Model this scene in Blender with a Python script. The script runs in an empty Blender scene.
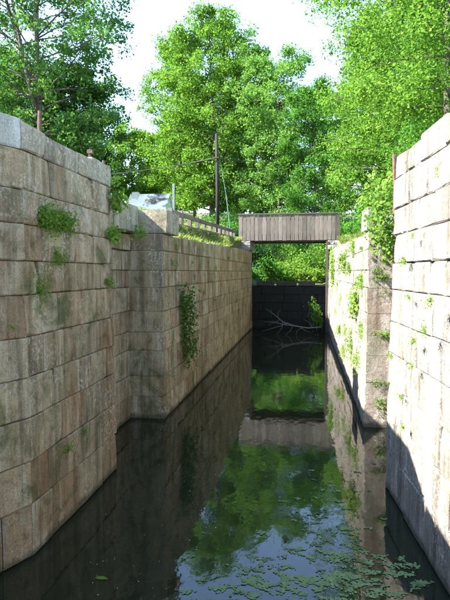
import bpy, math, random
import numpy as np
from mathutils import Vector

# ------------------------------------------------------------------ camera, sky, sun, exposure
sc = bpy.context.scene
col = sc.collection
F, H = 540.0, 3.4                                  # focal length in photo pixels, eye height above the water
PITCH = math.atan(28 / F); YAW = math.atan(81 / math.hypot(F, 28))
cd = bpy.data.cameras.new('camera'); cam = bpy.data.objects.new('camera', cd); col.objects.link(cam)
cd.sensor_fit = 'VERTICAL'; cd.sensor_height = 24; cd.lens = 24 * F / 600
cd.clip_start = 0.05; cd.clip_end = 2000
cam.location = (0, 0, H); cam.rotation_euler = (math.pi / 2 - PITCH, 0, YAW)
sc.camera = cam
SUN_EL, SUN_BACK = 40.0, 19.0                       # sun on the left, a little behind the camera
w = bpy.data.worlds.new('World'); sc.world = w; w.use_nodes = True
wn = w.node_tree; wn.nodes.clear()
sky = wn.nodes.new('ShaderNodeTexSky'); sky.sky_type = 'NISHITA'; sky.sun_disc = False
sky.sun_elevation = math.radians(SUN_EL); sky.sun_rotation = math.radians(270 - SUN_BACK)
sky.air_density = 1.0; sky.dust_density = 0.25; sky.ozone_density = 1.0
bg = wn.nodes.new('ShaderNodeBackground'); bg.inputs[1].default_value = 0.15
wo = wn.nodes.new('ShaderNodeOutputWorld')
wn.links.new(sky.outputs[0], bg.inputs[0]); wn.links.new(bg.outputs[0], wo.inputs[0])
sl = bpy.data.lights.new('sun', 'SUN'); sl.energy = 5.0; sl.angle = math.radians(0.53); sl.color = (1, 0.95, 0.86)
so = bpy.data.objects.new('sun', sl); col.objects.link(so)
_e, _b = math.radians(SUN_EL), math.radians(SUN_BACK)
so.rotation_euler = Vector((math.cos(_b) * math.cos(_e), math.sin(_b) * math.cos(_e), -math.sin(_e))).to_track_quat('-Z', 'Y').to_euler()
so.location = (-30, -5, 40)
sc.view_settings.view_transform = 'Standard'; sc.view_settings.look = 'None'
sc.view_settings.exposure = 2.58; sc.view_settings.gamma = 1
sc.render.engine = 'CYCLES'
sc.cycles.use_denoising = True
sc.cycles.use_adaptive_sampling = True; sc.cycles.adaptive_threshold = .03
sc.cycles.max_bounces = 6; sc.cycles.diffuse_bounces = 3; sc.cycles.glossy_bounces = 3
sc.cycles.transmission_bounces = 6; sc.cycles.caustics_reflective = False; sc.cycles.caustics_refractive = False

rng = np.random.default_rng(7)
random.seed(7)

# ------------------------------------------------------------------ photo pixel -> direction
_fw = np.array([-math.sin(YAW) * math.cos(PITCH), math.cos(YAW) * math.cos(PITCH), -math.sin(PITCH)])
_rt = np.array([math.cos(YAW), math.sin(YAW), 0.0]); _up = np.cross(_rt, _fw)
CAM = np.array([0, 0, H])
def ray(u, v): return _fw + _rt * (u - 225) / F - _up * (v - 300) / F
def onx(u, v, x): d = ray(u, v); return CAM + d * x / d[0]       # on the plane of a long wall
def ony(u, v, y): d = ray(u, v); return CAM + d * y / d[1]       # on a plane across the lock
def onz(u, v, z=0): d = ray(u, v); return CAM + d * (z - H) / d[2]

# ------------------------------------------------------------------ materials
class NT:
    def __init__(s, name):
        s.m = bpy.data.materials.new(name); s.m.use_nodes = True
        s.t = s.m.node_tree; s.t.nodes.clear(); s.out = s.t.nodes.new('ShaderNodeOutputMaterial')
    def n(s, typ, ins=None, **kw):
        nd = s.t.nodes.new('ShaderNode' + typ)
        for k, v in kw.items(): setattr(nd, k, v)
        for k, v in (ins or {}).items():
            if hasattr(v, 'is_linked') or isinstance(v, bpy.types.NodeSocket): s.t.links.new(v, nd.inputs[k])
            else: nd.inputs[k].default_value = v
        return nd
    def ramp(s, fac, stops, interp='LINEAR'):
        r = s.t.nodes.new('ShaderNodeValToRGB'); s.t.links.new(fac, r.inputs[0]); r.color_ramp.interpolation = interp
        el = r.color_ramp.elements
        while len(el) < len(stops): el.new(0.5)
        for e, (p, c) in zip(el, stops):
            e.position = p; e.color = (*c, 1) if len(c) == 3 else c
        return r.outputs[0]
    def mixc(s, fac, a, b, mode='MIX'):
        nd = s.t.nodes.new('ShaderNodeMix'); nd.data_type = 'RGBA'; nd.blend_type = mode
        for i, v in ((0, fac), (6, a), (7, b)):
            if isinstance(v, bpy.types.NodeSocket): s.t.links.new(v, nd.inputs[i])
            else: nd.inputs[i].default_value = v if i == 0 else ((*v, 1) if len(v) == 3 else v)
        return nd.outputs[2]
    def noise(s, vec, scale, detail=4, rough=0.55, dist=0.0):
        nd = s.n('TexNoise', {'Scale': scale, 'Detail': detail, 'Roughness': rough, 'Distortion': dist})
        s.t.links.new(vec, nd.inputs['Vector']); return nd.outputs['Fac']
    def mapv(s, vec, scale=(1, 1, 1)):
        nd = s.n('Mapping'); s.t.links.new(vec, nd.inputs[0]); nd.inputs['Scale'].default_value = scale; return nd.outputs[0]
    def fin(s, shader): s.t.links.new(shader, s.out.inputs[0]); return s.m

def g(*c): return tuple(c)

def mat_stone(name, tints, stain=0.5, moss=0.7, white=0.7, rust=0.6, pale=(.54, .49, .35), brown=(.24, .175, .092)):
    k = NT(name)
    geo = k.n('NewGeometry'); oi = k.n('ObjectInfo')
    off = k.n('VectorMath', {0: oi.outputs['Random'], 1: (37.0, 91.0, 53.0)}, operation='MULTIPLY')
    pos = geo.outputs['Position']
    pr = k.n('VectorMath', {0: pos, 1: off.outputs[0]}, operation='ADD').outputs[0]
    n = len(tints); B, W = g(0, 0, 0), g(1, 1, 1)
    base = k.ramp(oi.outputs['Random'], [((i + .5) / n, t) for i, t in enumerate(tints)], 'LINEAR')
    base = k.mixc(k.ramp(k.noise(pr, 2.6, 6, .65), [(.40, B), (.68, g(.8, .8, .8))]), base, brown)
    # vertical streaks left by run-off water, pale, dark and rusty
    st = k.noise(k.mapv(pr, (6.5, 6.5, .5)), 1.0, 6, .68)
    base = k.mixc(k.ramp(st, [(.52, B), (.64, g(white, white, white))]), base, pale)
    st2 = k.noise(k.mapv(pos, (5.0, 5.0, .35)), 1.0, 6, .66)
    base = k.mixc(k.ramp(st2, [(.49, B), (.63, g(stain, stain, stain))]), base, (.035, .030, .021))
    st3 = k.noise(k.mapv(pos, (2.3, 2.3, .55)), 1.0, 5, .65)
    base = k.mixc(k.ramp(st3, [(.53, B), (.66, g(rust, rust, rust))]), base, (.17, .075, .03))
    # dark blotches and pale lichen crust
    bl = k.noise(pr, 6.0, 6, .72)
    base = k.mixc(k.ramp(bl, [(.54, B), (.68, g(.6, .6, .6))]), base, tuple(c * .42 for c in brown))
    li = k.noise(pr, 19.0, 5, .75); lim = k.noise(pos, 1.1, 4, .6)
    lf = k.n('Math', {0: k.ramp(li, [(.53, B), (.60, g(.85, .85, .85))]), 1: k.ramp(lim, [(.46, B), (.58, W)])}, operation='MULTIPLY')
    base = k.mixc(lf.outputs[0], base, tuple(min(.55, c * 1.25) for c in pale))
    # moss film
    mo = k.noise(pos, 1.3, 5, .7, .8)
    base = k.mixc(k.ramp(mo, [(.52, B), (.66, g(moss, moss, moss))]), base, (.055, .085, .018))
    # wet slimy tide mark just above the water
    zz = k.n('SeparateXYZ', {0: pos}).outputs[2]
    zn = k.n('Math', {0: zz, 1: k.n('Math', {0: k.noise(pos, 3.5, 4, .6), 1: .22}, operation='MULTIPLY').outputs[0]}, operation='SUBTRACT').outputs[0]
    tide = k.n('MapRange', {'Value': zn, 'From Min': -.06, 'From Max': .03, 'To Min': .75, 'To Max': 0.0}).outputs[0]
    base = k.mixc(tide, base, (.045, .042, .026))
    gr = k.noise(pos, 60.0, 4, .75)
    base = k.mixc(.75, base, k.ramp(gr, [(.3, g(.35, .35, .35)), (.7, g(1.15, 1.15, 1.15))]), 'MULTIPLY')
    gr2 = k.noise(pr, 8.0, 6, .72)
    hsum = k.n('Math', {0: gr2, 1: k.n('Math', {0: gr, 1: .3}, operation='MULTIPLY').outputs[0]}, operation='ADD').outputs[0]
    bp = k.n('Bump', {'Strength': .9, 'Distance': .045, 'Height': hsum})
    b = k.n('BsdfPrincipled', {'Base Color': base, 'Roughness': .9, 'Normal': bp.outputs[0], 'Specular IOR Level': .2})
    return k.fin(b.outputs[0])

def mat_leaf(name, cols, trans=.42, dark=(.02, .05, .012), gloss=.02):
    k = NT(name)
    geo = k.n('NewGeometry')
    n = len(cols)
    c = k.ramp(geo.outputs['Random Per Island'], [((i + .5) / n, t) for i, t in enumerate(cols)])
    nz = k.noise(geo.outputs['Position'], .55, 3, .5)
    c = k.mixc(k.ramp(nz, [(.42, g(0, 0, 0)), (.70, g(.4, .4, .4))]), c, dark)
    d = k.n('BsdfDiffuse', {'Color': c, 'Roughness': .3})
    tc = k.mixc(1.0, c, (1.4, 1.45, .85), 'MULTIPLY')
    t = k.n('BsdfTranslucent', {'Color': tc})
    m1 = k.n('MixShader', {0: trans, 1: d.outputs[0], 2: t.outputs[0]})
    return k.fin(m1.outputs[0])

def mat_rough(name, c1, c2, scale=8.0, stretch=(1, 1, 1), rough=.85, bump=.4, dist=.02, metal=0.0, perobj=0.0, c3=None):
    k = NT(name); geo = k.n('NewGeometry'); oi = k.n('ObjectInfo')
    off = k.n('VectorMath', {0: oi.outputs['Random'], 1: (37.0, 91.0, 53.0)}, operation='MULTIPLY')
    pr = k.n('VectorMath', {0: geo.outputs['Position'], 1: off.outputs[0]}, operation='ADD').outputs[0]
    v = k.mapv(pr, stretch)
    f1 = k.noise(v, scale, 6, .65)
    c = k.mixc(k.ramp(f1, [(.3, g(0, 0, 0)), (.7, g(1, 1, 1))]), c1, c2)
    if c3:
        f3 = k.noise(pr, scale * .23, 4, .6)
        c = k.mixc(k.ramp(f3, [(.5, g(0, 0, 0)), (.62, g(1, 1, 1))]), c, c3)
    if perobj:
        c = k.mixc(perobj, c, k.ramp(oi.outputs['Random'], [(0, g(.45, .45, .45)), (1, g(1.3, 1.3, 1.3))]), 'MULTIPLY')
    bp = k.n('Bump', {'Strength': bump, 'Distance': dist, 'Height': f1})
    b = k.n('BsdfPrincipled', {'Base Color': c, 'Roughness': rough, 'Metallic': metal, 'Normal': bp.outputs[0], 'Specular IOR Level': .3})
    return k.fin(b.outputs[0])

def mat_water():
    k = NT('canal_water'); geo = k.n('NewGeometry')
    f1 = k.noise(k.mapv(geo.outputs['Position'], (1.0, .55, 1)), 5.0, 3, .5)
    f2 = k.noise(geo.outputs['Position'], .8, 2, .5)
    h = k.n('Math', {0: f1, 1: f2}, operation='ADD').outputs[0]
    bp = k.n('Bump', {'Strength': .05, 'Distance': .05, 'Height': h})
    murk = k.mixc(k.noise(geo.outputs['Position'], 1.3, 4, .6), (.006, .009, .005), (.014, .018, .009))
    b = k.n('BsdfPrincipled', {'Base Color': murk, 'Roughness': .035, 'IOR': 1.5, 'Normal': bp.outputs[0]})
    return k.fin(b.outputs[0])

M = {}
M['stone_l'] = mat_stone('tan_granite', [(.45, .37, .22), (.30, .22, .125), (.39, .32, .20), (.54, .46, .30), (.39, .26, .15), (.26, .21, .135), (.48, .40, .265)])
M['stone_r'] = mat_stone('pale_granite', [(.34, .31, .265), (.27, .235, .195), (.325, .305, .275), (.37, .34, .295), (.285, .24, .20)], stain=.6, moss=.35, white=.6, rust=.25, pale=(.44, .415, .37), brown=(.235, .19, .15))
M['stone_cap'] = mat_stone('weathered_coping', [(.42, .39, .29), (.35, .32, .24), (.46, .43, .34)], stain=.5, moss=.35, white=.4, rust=.1)
M['stone_pale'] = mat_stone('pale_coping', [(.44, .43, .37), (.48, .47, .41)], stain=.15, moss=.15, white=.5, rust=.0, pale=(.6, .59, .55), brown=(.40, .39, .34))
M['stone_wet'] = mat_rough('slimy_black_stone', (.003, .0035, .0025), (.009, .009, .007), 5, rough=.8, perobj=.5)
M['stone_grey'] = mat_rough('grey_abutment_stone', (.16, .155, .145), (.27, .26, .24), 7, perobj=.4)
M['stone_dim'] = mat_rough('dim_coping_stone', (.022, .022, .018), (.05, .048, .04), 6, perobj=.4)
M['core'] = mat_rough('dark_mortar', (.030, .026, .02), (.06, .05, .038), 12)
M['ground'] = mat_rough('grassy_earth', (.045, .065, .018), (.10, .11, .035), 3.0, c3=(.10, .08, .05), bump=.5, dist=.05)
M['wood'] = mat_rough('grey_weathered_boards', (.075, .062, .052), (.170, .145, .122), 6, (6, 6, .5), perobj=.7)
M['wood_dark'] = mat_rough('dark_timber', (.035, .03, .026), (.085, .075, .062), 6, (3, 3, .6), perobj=.3)
M['wood_fence'] = mat_rough('fence_timber', (.10, .085, .07), (.20, .175, .145), 6, (3, 3, .6), perobj=.4)
M['bark'] = mat_rough('tree_bark', (.055, .045, .036), (.13, .115, .095), 5, (3, 3, .5), bump=.8, dist=.05)
M['bark_pale'] = mat_rough('pale_tree_bark', (.16, .145, .12), (.30, .28, .24), 5, (3, 3, .6), bump=.6, dist=.04)
M['rust'] = mat_rough('rusty_iron', (.07, .032, .02), (.15, .085, .06), 20, rough=.8, c3=(.06, .035, .026))
M['rust_dark'] = mat_rough('dark_iron', (.03, .024, .02), (.09, .055, .04), 20, rough=.7)
M['creosote'] = mat_rough('creosoted_pole', (.010, .009, .008), (.022, .019, .017), 8, (4, 4, .4))
M['cable'] = mat_rough('black_cable', (.012, .012, .014), (.02, .02, .024), 8, rough=.5)
M['guy'] = mat_rough('green_plastic_guard', (.05, .12, .10), (.08, .16, .14), 6, rough=.5, bump=.1)
M['roof'] = mat_rough('painted_dapple_roof', (.66, .60, .50), (.82, .76, .65), 4.5, c3=(.10, .09, .075), bump=.3)  # dark patches paint dappled sun and shade into the roof colour
M['shedwall'] = mat_rough('pale_green_siding', (.36, .44, .27), (.45, .54, .35), 6, bump=.2)
M['white'] = mat_rough('white_paint', (.40, .38, .34), (.52, .50, .46), 9, bump=.2)
M['deadwood'] = mat_rough('bleached_branch', (.11, .10, .085), (.21, .19, .16), 9, (3, 3, 3))
M['algae'] = mat_rough('floating_duckweed', (.075, .13, .05), (.13, .195, .085), 14, bump=.3, dist=.004, c3=(.05, .075, .035))
M['debris'] = mat_rough('pale_debris', (.22, .21, .15), (.40, .39, .32), 20)
M['water'] = mat_water()
M['leaf_maple'] = mat_leaf('maple_leaves', [(.06, .145, .020), (.095, .20, .030), (.14, .265, .045), (.185, .31, .065)], trans=.48, dark=(.03, .10, .015))
M['leaf_pale'] = mat_leaf('pale_leaves', [(.10, .22, .045), (.145, .28, .075), (.20, .33, .11), (.08, .185, .035)], trans=.48, dark=(.05, .13, .03))
M['leaf_mid'] = mat_leaf('mid_green_leaves', [(.05, .145, .022), (.075, .20, .032), (.11, .25, .048), (.06, .165, .04)], trans=.45, dark=(.035, .085, .018))
M['leaf_dark'] = mat_leaf('dark_leaves', [(.032, .085, .02), (.045, .11, .026), (.065, .135, .034), (.04, .095, .035)], trans=.3, dark=(.012, .035, .012))
M['leaf_blue'] = mat_leaf('bluish_leaves', [(.055, .135, .035), (.08, .18, .045), (.12, .23, .06), (.06, .15, .05)], trans=.42, dark=(.03, .075, .03))
M['leaf_weed'] = mat_leaf('weed_leaves', [(.10, .20, .03), (.14, .25, .04), (.19, .29, .06)], dark=(.04, .09, .015))
M['leaf_vine'] = mat_leaf('vine_leaves', [(.04, .10, .02), (.06, .13, .025), (.08, .16, .03)], dark=(.025, .06, .012))
M['grass'] = mat_leaf('grass_blades', [(.10, .15, .03), (.15, .20, .05), (.22, .24, .09), (.09, .16, .03)], trans=.3, dark=(.12, .12, .05))

# ------------------------------------------------------------------ builders
def mesh_np(name, verts, faces4=None, polys=None, mat=None):
    me = bpy.data.meshes.new(name)
    if faces4 is not None:
        V = np.asarray(verts, dtype=np.float32); Fa = np.asarray(faces4, dtype=np.int32)
        k = Fa.shape[1]
        me.vertices.add(len(V)); me.vertices.foreach_set('co', V.ravel())
        me.loops.add(Fa.size); me.loops.foreach_set('vertex_index', Fa.ravel())
        me.polygons.add(len(Fa)); me.polygons.foreach_set('loop_start', np.arange(0, Fa.size, k, dtype=np.int32))
        me.update(calc_edges=True)
    else:
        me.from_pydata([tuple(map(float, v)) for v in verts], [], polys); me.update()
    if mat: me.materials.append(mat)
    return me
def link(name, me, parent=None, loc=(0, 0, 0)):
    o = bpy.data.objects.new(name, me); col.objects.link(o); o.location = loc
    if parent: o.parent = parent
    return o
def tag(o, label=None, cat=None, group=None, kind=None):
    for k, v in (('label', label), ('category', cat), ('group', group), ('kind', kind)):
        if v: o[k] = v
    return o
def thing(name, loc, label, cat, group=None):
    o = link(name, None, None, loc); o.empty_display_size = .3
    return tag(o, label, cat, group)
class MB:
    """collects boxes and tubes into one mesh"""
    def __init__(s): s.v = []; s.f = []
    def box(s, a, b, jit=0.0):
        n = len(s.v); a = np.minimum(a, b) if False else np.array(a, float); b = np.array(b, float)
        for z in (a[2], b[2]):
            for x, y in ((a[0], a[1]), (b[0], a[1]), (b[0], b[1]), (a[0], b[1])):
                p = np.array([x, y, z]) + (rng.uniform(-jit, jit, 3) if jit else 0); s.v.append(p)
        s.f += [[n + i for i in q] for q in ((3, 2, 1, 0), (4, 5, 6, 7), (0, 1, 5, 4), (1, 2, 6, 5), (2, 3, 7, 6), (3, 0, 4, 7))]
        return s
    def beam(s, p, q, wdt, hgt):
        p, q = np.array(p, float), np.array(q, float); d = q - p; d /= np.linalg.norm(d)
        side = np.cross(d, (0, 0, 1)); 
        if np.linalg.norm(side) < 1e-3: side = np.array([1., 0, 0])
        side /= np.linalg.norm(side); u = np.cross(side, d); n = len(s.v)
        for e in (p, q):
            for a, b in ((-1, -1), (1, -1), (1, 1), (-1, 1)): s.v.append(e + side * a * wdt / 2 + u * b * hgt / 2)
        s.f += [[n + i for i in q_] for q_ in ((3, 2, 1, 0), (4, 5, 6, 7), (0, 1, 5, 4), (1, 2, 6, 5), (2, 3, 7, 6), (3, 0, 4, 7))]
        return s
    def tube(s, pts, rad, k=6):
        pts = [np.array(p, float) for p in pts]; n0 = len(s.v)
        for i, p in enumerate(pts):
            d = pts[min(i + 1, len(pts) - 1)] - pts[max(i - 1, 0)]; d = d / (np.linalg.norm(d) + 1e-9)
            a = np.cross(d, (0.31, 0.9, 0.27)); a /= np.linalg.norm(a) + 1e-9; b = np.cross(d, a)
            r = rad[i] if hasattr(rad, '__len__') else rad
            for j in range(k):
                t = 2 * math.pi * j / k; s.v.append(p + (a * math.cos(t) + b * math.sin(t)) * r)
        for i in range(len(pts) - 1):
            for j in range(k):
                s.f.append([n0 + i * k + j, n0 + i * k + (j + 1) % k, n0 + (i + 1) * k + (j + 1) % k, n0 + (i + 1) * k + j])
        s.f.append([n0 + j for j in range(k)][::-1]); e = n0 + (len(pts) - 1) * k; s.f.append([e + j for j in range(k)])
        return s
    def build(s, name, mat, parent=None, smooth=False):
        off = np.array(parent.location) if parent and parent.type == 'EMPTY' else np.zeros(3)
        me = mesh_np(name, [v - off for v in s.v], polys=s.f, mat=mat)
        if smooth: me.polygons.foreach_set('use_smooth', [True] * len(me.polygons))
        return link(name, me, parent)
    def single(s, name, mat, smooth=False):
        base = np.mean(s.v, axis=0); base[2] = min(v[2] for v in s.v)
        me = mesh_np(name, [v - base for v in s.v], polys=s.f, mat=mat)
        if smooth: me.polygons.foreach_set('use_smooth', [True] * len(me.polygons))
        return link(name, me, None, base)

# ------------------------------------------------------------------ dressed stone blocks
def stone_block(parent, mat, O, t, n, l0, l1, z0, z1, depth, proud=0., jit=.012, ch=.016, gap=.004, batter=.012, topjit=0., name='stone_block', tilt=0.):
    O = np.array(O, float); t = np.array([t[0], t[1], 0.]); n = np.array([n[0], n[1], 0.])
    a0, a1, b0, b1 = l0 + gap * rng.uniform(.9, 1.7), l1 - gap * rng.uniform(.9, 1.7), z0 + gap, z1 - gap
    us = np.array([0, .33, .67, 1.]); ws = np.array([0, .5, 1.])
    per = [(0, 0), (1, 0), (2, 0), (3, 0), (3, 1), (3, 2), (2, 2), (1, 2), (0, 2), (0, 1)]
    V = []
    def P(l, z, f): return O + t * l + n * (f - batter * z) + np.array([0, 0, z])
    gi = {}
    for j in range(3):
        for i in range(4):
            l = a0 + ch + (a1 - a0 - 2 * ch) * us[i]; z = b0 + ch + (b1 - b0 - 2 * ch) * ws[j]
            if 0 < i < 3: l += rng.uniform(-.03, .03)
            if j == 2: z += rng.uniform(-topjit, 0)
            gi[i, j] = len(V)
            V.append(P(l + rng.uniform(-jit, jit) * .8, z + rng.uniform(-jit, jit) * .4, proud + rng.uniform(-jit, jit) + tilt * (us[i] - .5)))
    chip = {c: (rng.uniform(.012, .036) if rng.random() < .22 else 0.) for c in ((0, 0), (3, 0), (0, 2), (3, 2))}
    for c, e in chip.items():
        if e: V[gi[c]] = V[gi[c]] + t * (e if c[0] == 0 else -e) + np.array([0, 0, e * .7 if c[1] == 0 else -e * .7]) - n * e * .3
    ring = []
    for (i, j) in per:
        l = a0 + (a1 - a0) * us[i]; z = b0 + (b1 - b0) * ws[j]
        if j == 2: z += rng.uniform(-topjit, 0)
        ring.append(len(V)); V.append(P(l + rng.uniform(-jit, jit) * .35, z + rng.uniform(-jit, jit) * .2, proud - ch * rng.uniform(.7, 1.3) - chip.get((i, j), 0) * 1.1))
    back = []
    for q, (i, j) in enumerate(per):
        l = a0 + (a1 - a0) * us[i]; z = b0 + (b1 - b0) * ws[j]
        back.append(len(V)); V.append(P(l, z + (rng.uniform(-topjit, 0) if j == 2 else 0), -depth))
    Fc = []
    for j in range(2):
        for i in range(3): Fc.append([gi[i, j], gi[i + 1, j], gi[i + 1, j + 1], gi[i, j + 1]])
    m = len(per); pg = [gi[p] for p in per]
    for q in range(m):
        r = (q + 1) % m
        Fc.append([pg[r], pg[q], ring[q], ring[r]]); Fc.append([ring[r], ring[q], back[q], back[r]])
    # keep outward winding whatever the handedness of t, n
    if np.dot(np.cross(t, (0, 0, 1)), n) < 0: Fc = [f[::-1] for f in Fc]
    V = np.array(V); c = V.mean(axis=0); pl = np.array(parent.location)
    return link(name, mesh_np(name, V - c, polys=Fc, mat=mat), parent, c - pl)

def run(parent, mat, A, B, n, courses, depth, ztop, lens=(.7, 1.25), cap=None, batter=.012, jit=.012, proud=.013, capjit=.02, skip=0, firstlen=None, ztopB=None, maxblk=None):
    """courses of blocks from plan point A to plan point B, listed top course first"""
    A = np.array(A, float); B = np.array(B, float); L = np.linalg.norm(B - A); t = (B - A) / L
    z = ztop
    for ci, h in enumerate(courses):
        l = 0.; k = 0
        while l < L - 1e-6:
            ln = rng.uniform(*lens) * (1.15 if ci == 0 and cap else 1)
            if k == 0: ln = firstlen(ci) if firstlen else ln * rng.uniform(.5, 1)
            e = l + ln
            if L - e < lens[0] * .55: e = L
            z1 = z + (rng.uniform(-.05, .02) if ci == 0 and cap else 0)
            if ci == 0 and ztopB is not None: z1 = ztop + (ztopB - ztop) * ((l + e) / 2 / L) + rng.uniform(-.015, .015)
            stone_block(parent, cap if (ci == 0 and cap) else mat, (*A, 0), t, n, l, e, z - h, z1, depth,
                        rng.uniform(-proud, proud), jit=jit, batter=batter, topjit=capjit if ci == 0 else 0, tilt=rng.uniform(-.008, .008))
            l = e; k += 1
        z -= h
    return z

def core(parent, pts, z0, z1, mat=None):
    """rubble and mortar filling behind the facing, pts = plan outline"""
    off = np.array(parent.location)[:3]; k = len(pts)
    V = [np.array([p[0], p[1], z0]) - off for p in pts] + [np.array([p[0], p[1], z1]) - off for p in pts]
    Fc = [[i, (i + 1) % k, k + (i + 1) % k, k + i] for i in range(k)] + [list(range(k))[::-1], [k + i for i in range(k)]]
    return link('mortar_core', mesh_np('mortar_core', V, polys=Fc, mat=mat or M['core']), parent)

NEAR = [.36, .46, .40, .43, .40, .50, .48, .48, .52, .52, .63, .45]      # sum to the water 5.18, one course below it
FAR = [.39, .45, .39, .55, .48, .43, .59, .48, .52, .45]
XL, XR = -3.20, 1.27                       # chamber faces
Y0, Y1, YE = 8.80, 12.0, 32.6              # end of the near walls, far end of the recess, head of the chamber
DEP = .80                                  # depth of the gate recess

# left wall before the recess, with its flared wing
wl = thing('lock_wall', (XL - .4, 7.4, 0), 'shaded tan granite lock wall nearest on the left, rusty pins along its top', 'stone wall')
wing = (-3.2 - .42, 5.9 - 1.05)
d = np.array([XL - wing[0], 5.9 - wing[1]]); d /= np.linalg.norm(d)
run(wl, M['stone_l'], wing, (XL, 5.9), (d[1], -d[0]), NEAR, .5, 5.18, (.5, 1.0), M['stone_pale'], jit=.008)
run(wl, M['stone_l'], (XL, 5.9), (XL, Y0), (1, 0), NEAR, .5, 5.18, (.42, .98), M['stone_cap'], jit=.008)
run(wl, M['stone_l'], (wing[0] - .1, .6), wing, (1, -.03), NEAR, .5, 5.18, (.6, 1.15), M['stone_cap'], jit=.008)  # unseen straight stretch, shaped so its shadow fits the right wall
core(wl, [(wing[0] - .3, .6), (wing[0] - .2, wing[1]), (XL - .2, 5.9), (XL - .2, Y0 - .02), (XL - 1.2, Y0 - .02), (XL - 1.2, 5.9), (wing[0] - 1.2, .6)], -.6, 4.98)
# left chamber wall: recess, return and long face
cl = thing('lock_wall', (XL - .4, 20, 0), 'long shaded lock wall on the left running from gate recess to bridge', 'stone wall')
run(cl, M['stone_l'], (XL - DEP, Y0 + .01), (XL - DEP, Y1), (1, 0), FAR[1:-1], .45, 4.28 - .39, (.6, 1.1), jit=.008)
run(cl, M['stone_l'], (XL - DEP + .06, Y0 + .01), (XL - DEP + .06, Y1), (1, 0), [.39], .45, 4.28, (.6, 1.1))
run(cl, M['core'], (XL - DEP - .32, Y0 + .01), (XL - DEP - .32, Y1), (1, 0), [.9], .45, .40, (.6, 1.1))
qz = 4.28; quoin = []
for ci, h in enumerate(FAR):
    qd = .55 + .45 * (ci % 2) + rng.uniform(-.08, .08); quoin.append(qd)
    stone_block(cl, M['stone_l'], (XL, Y1, 0), (0, 1), (1, 0), 0, qd, qz - h, qz, DEP + .3, rng.uniform(-.012, .012), jit=.008); qz -= h
run(cl, M['stone_l'], (XL, Y1 + .55), (XL, YE), (1, 0), FAR, .5, 4.28, (.55, 1.15), M['stone_l'], firstlen=lambda c: quoin[c] - .55 + rng.uniform(.4, .9) if False else rng.uniform(.7, 1.1), ztopB=4.62, capjit=.03) if False else None
def far_run(parent, mat, x, n, quo):
    z = 4.28
    for ci, h in enumerate(FAR):
        L = YE - (Y1 + quo[ci]); l = 0.
        while l < L - 1e-6:
            e = l + rng.uniform(.6, 1.25)
            if L - e < .5: e = L
            z1 = z + (.02 * (l + e) / 2 + rng.uniform(-.015, .015) if ci == 0 else 0)
            stone_block(parent, mat, (x, Y1 + quo[ci], 0), (0, 1), n, l, e, z - h, z1, .5, rng.uniform(-.015, .015), jit=.010, topjit=.03 if ci == 0 else 0, tilt=rng.uniform(-.015, .015))
            l = e
        z -= h
far_run(cl, M['stone_l'], XL, (1, 0), quoin)
core(cl, [(XL - DEP - .36, Y0), (XL - DEP - .36, Y1 + .2), (XL - .2, Y1 + .2), (XL - .2, YE), (XL - 1.3, YE), (XL - 1.3, Y0)], -.6, 3.9)
# coping stones over the left recess and pier
stone_block(cl, M['stone_cap'], (XL + .08, Y1, 0), (0, 1), (1, 0), 0, 1.15, 4.285, 4.83, 1.05, 0, jit=.01, ch=.02, name='coping_stone', topjit=.02, batter=0)
stone_block(cl, M['stone_cap'], (XL - .60, Y0 + .1, 0), (0, 1), (1, 0), 1.55, 3.1, 4.285, 4.90, .75, 0, jit=.01, ch=.02, name='coping_stone', topjit=.03, batter=0)
stone_block(cl, M['stone_cap'], (XL - .62, Y0 + .1, 0), (0, 1), (1, 0), .0, 1.54, 4.285, 4.94, .75, 0, jit=.01, ch=.02, name='coping_stone', topjit=.03, batter=0)

# right side
wr = thing('lock_wall', (XR + .4, 7.0, 0), 'sunlit pale granite lock wall nearest on the right edge', 'stone wall')
Rp = [(2.7, 1.6), (1.56, 5.2), (XR, Y0 - .1)]
for a, b in zip(Rp[:-1], Rp[1:]):
    d = np.array(b) - np.array(a); d /= np.linalg.norm(d)
    run(wr, M['stone_r'], a, b, (-d[1], d[0]), NEAR, .5, 5.18, (.48, 1.05), M['stone_r'], jit=.008, batter=.016)
core(wr, [(2.95, 1.7), (1.78, 5.25), (XR + .2, Y0 - .12), (XR + 1.2, Y0 - .12), (3.9, 5), (4.2, 2.5)], -.6, 4.95)
cr = thing('lock_wall', (XR + .4, 20, 0), 'long sunlit lock wall on the right beyond the gate recess', 'stone wall')
run(cr, M['stone_r'], (XR + DEP, Y0 - .09), (XR + DEP, Y1), (-1, 0), FAR, .45, 4.28, (.6, 1.1))
qz = 4.28; quoin = []
for ci, h in enumerate(FAR):
    qd = .55 + .45 * (ci % 2) + rng.uniform(-.08, .08); quoin.append(qd)
    stone_block(cr, M['stone_r'], (XR, Y1, 0), (0, 1), (-1, 0), 0, qd, qz - h, qz, DEP + .3, rng.uniform(-.012, .012), jit=.008); qz -= h
far_run(cr, M['stone_r'], XR, (-1, 0), quoin)
core(cr, [(XR + DEP + .2, Y0 - .1), (XR + DEP + .2, Y1 + .2), (XR + .2, Y1 + .2), (XR + .2, YE), (XR + 1.3, YE), (XR + 1.3, Y0 - .1)], -.6, 3.9)
stone_block(cr, M['stone_r'], (XR, Y1, 0), (0, 1), (-1, 0), .01, 1.0, 4.285, 4.83, 1.05, 0, jit=.012, ch=.02, name='coping_stone', topjit=.03, batter=0)

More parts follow.
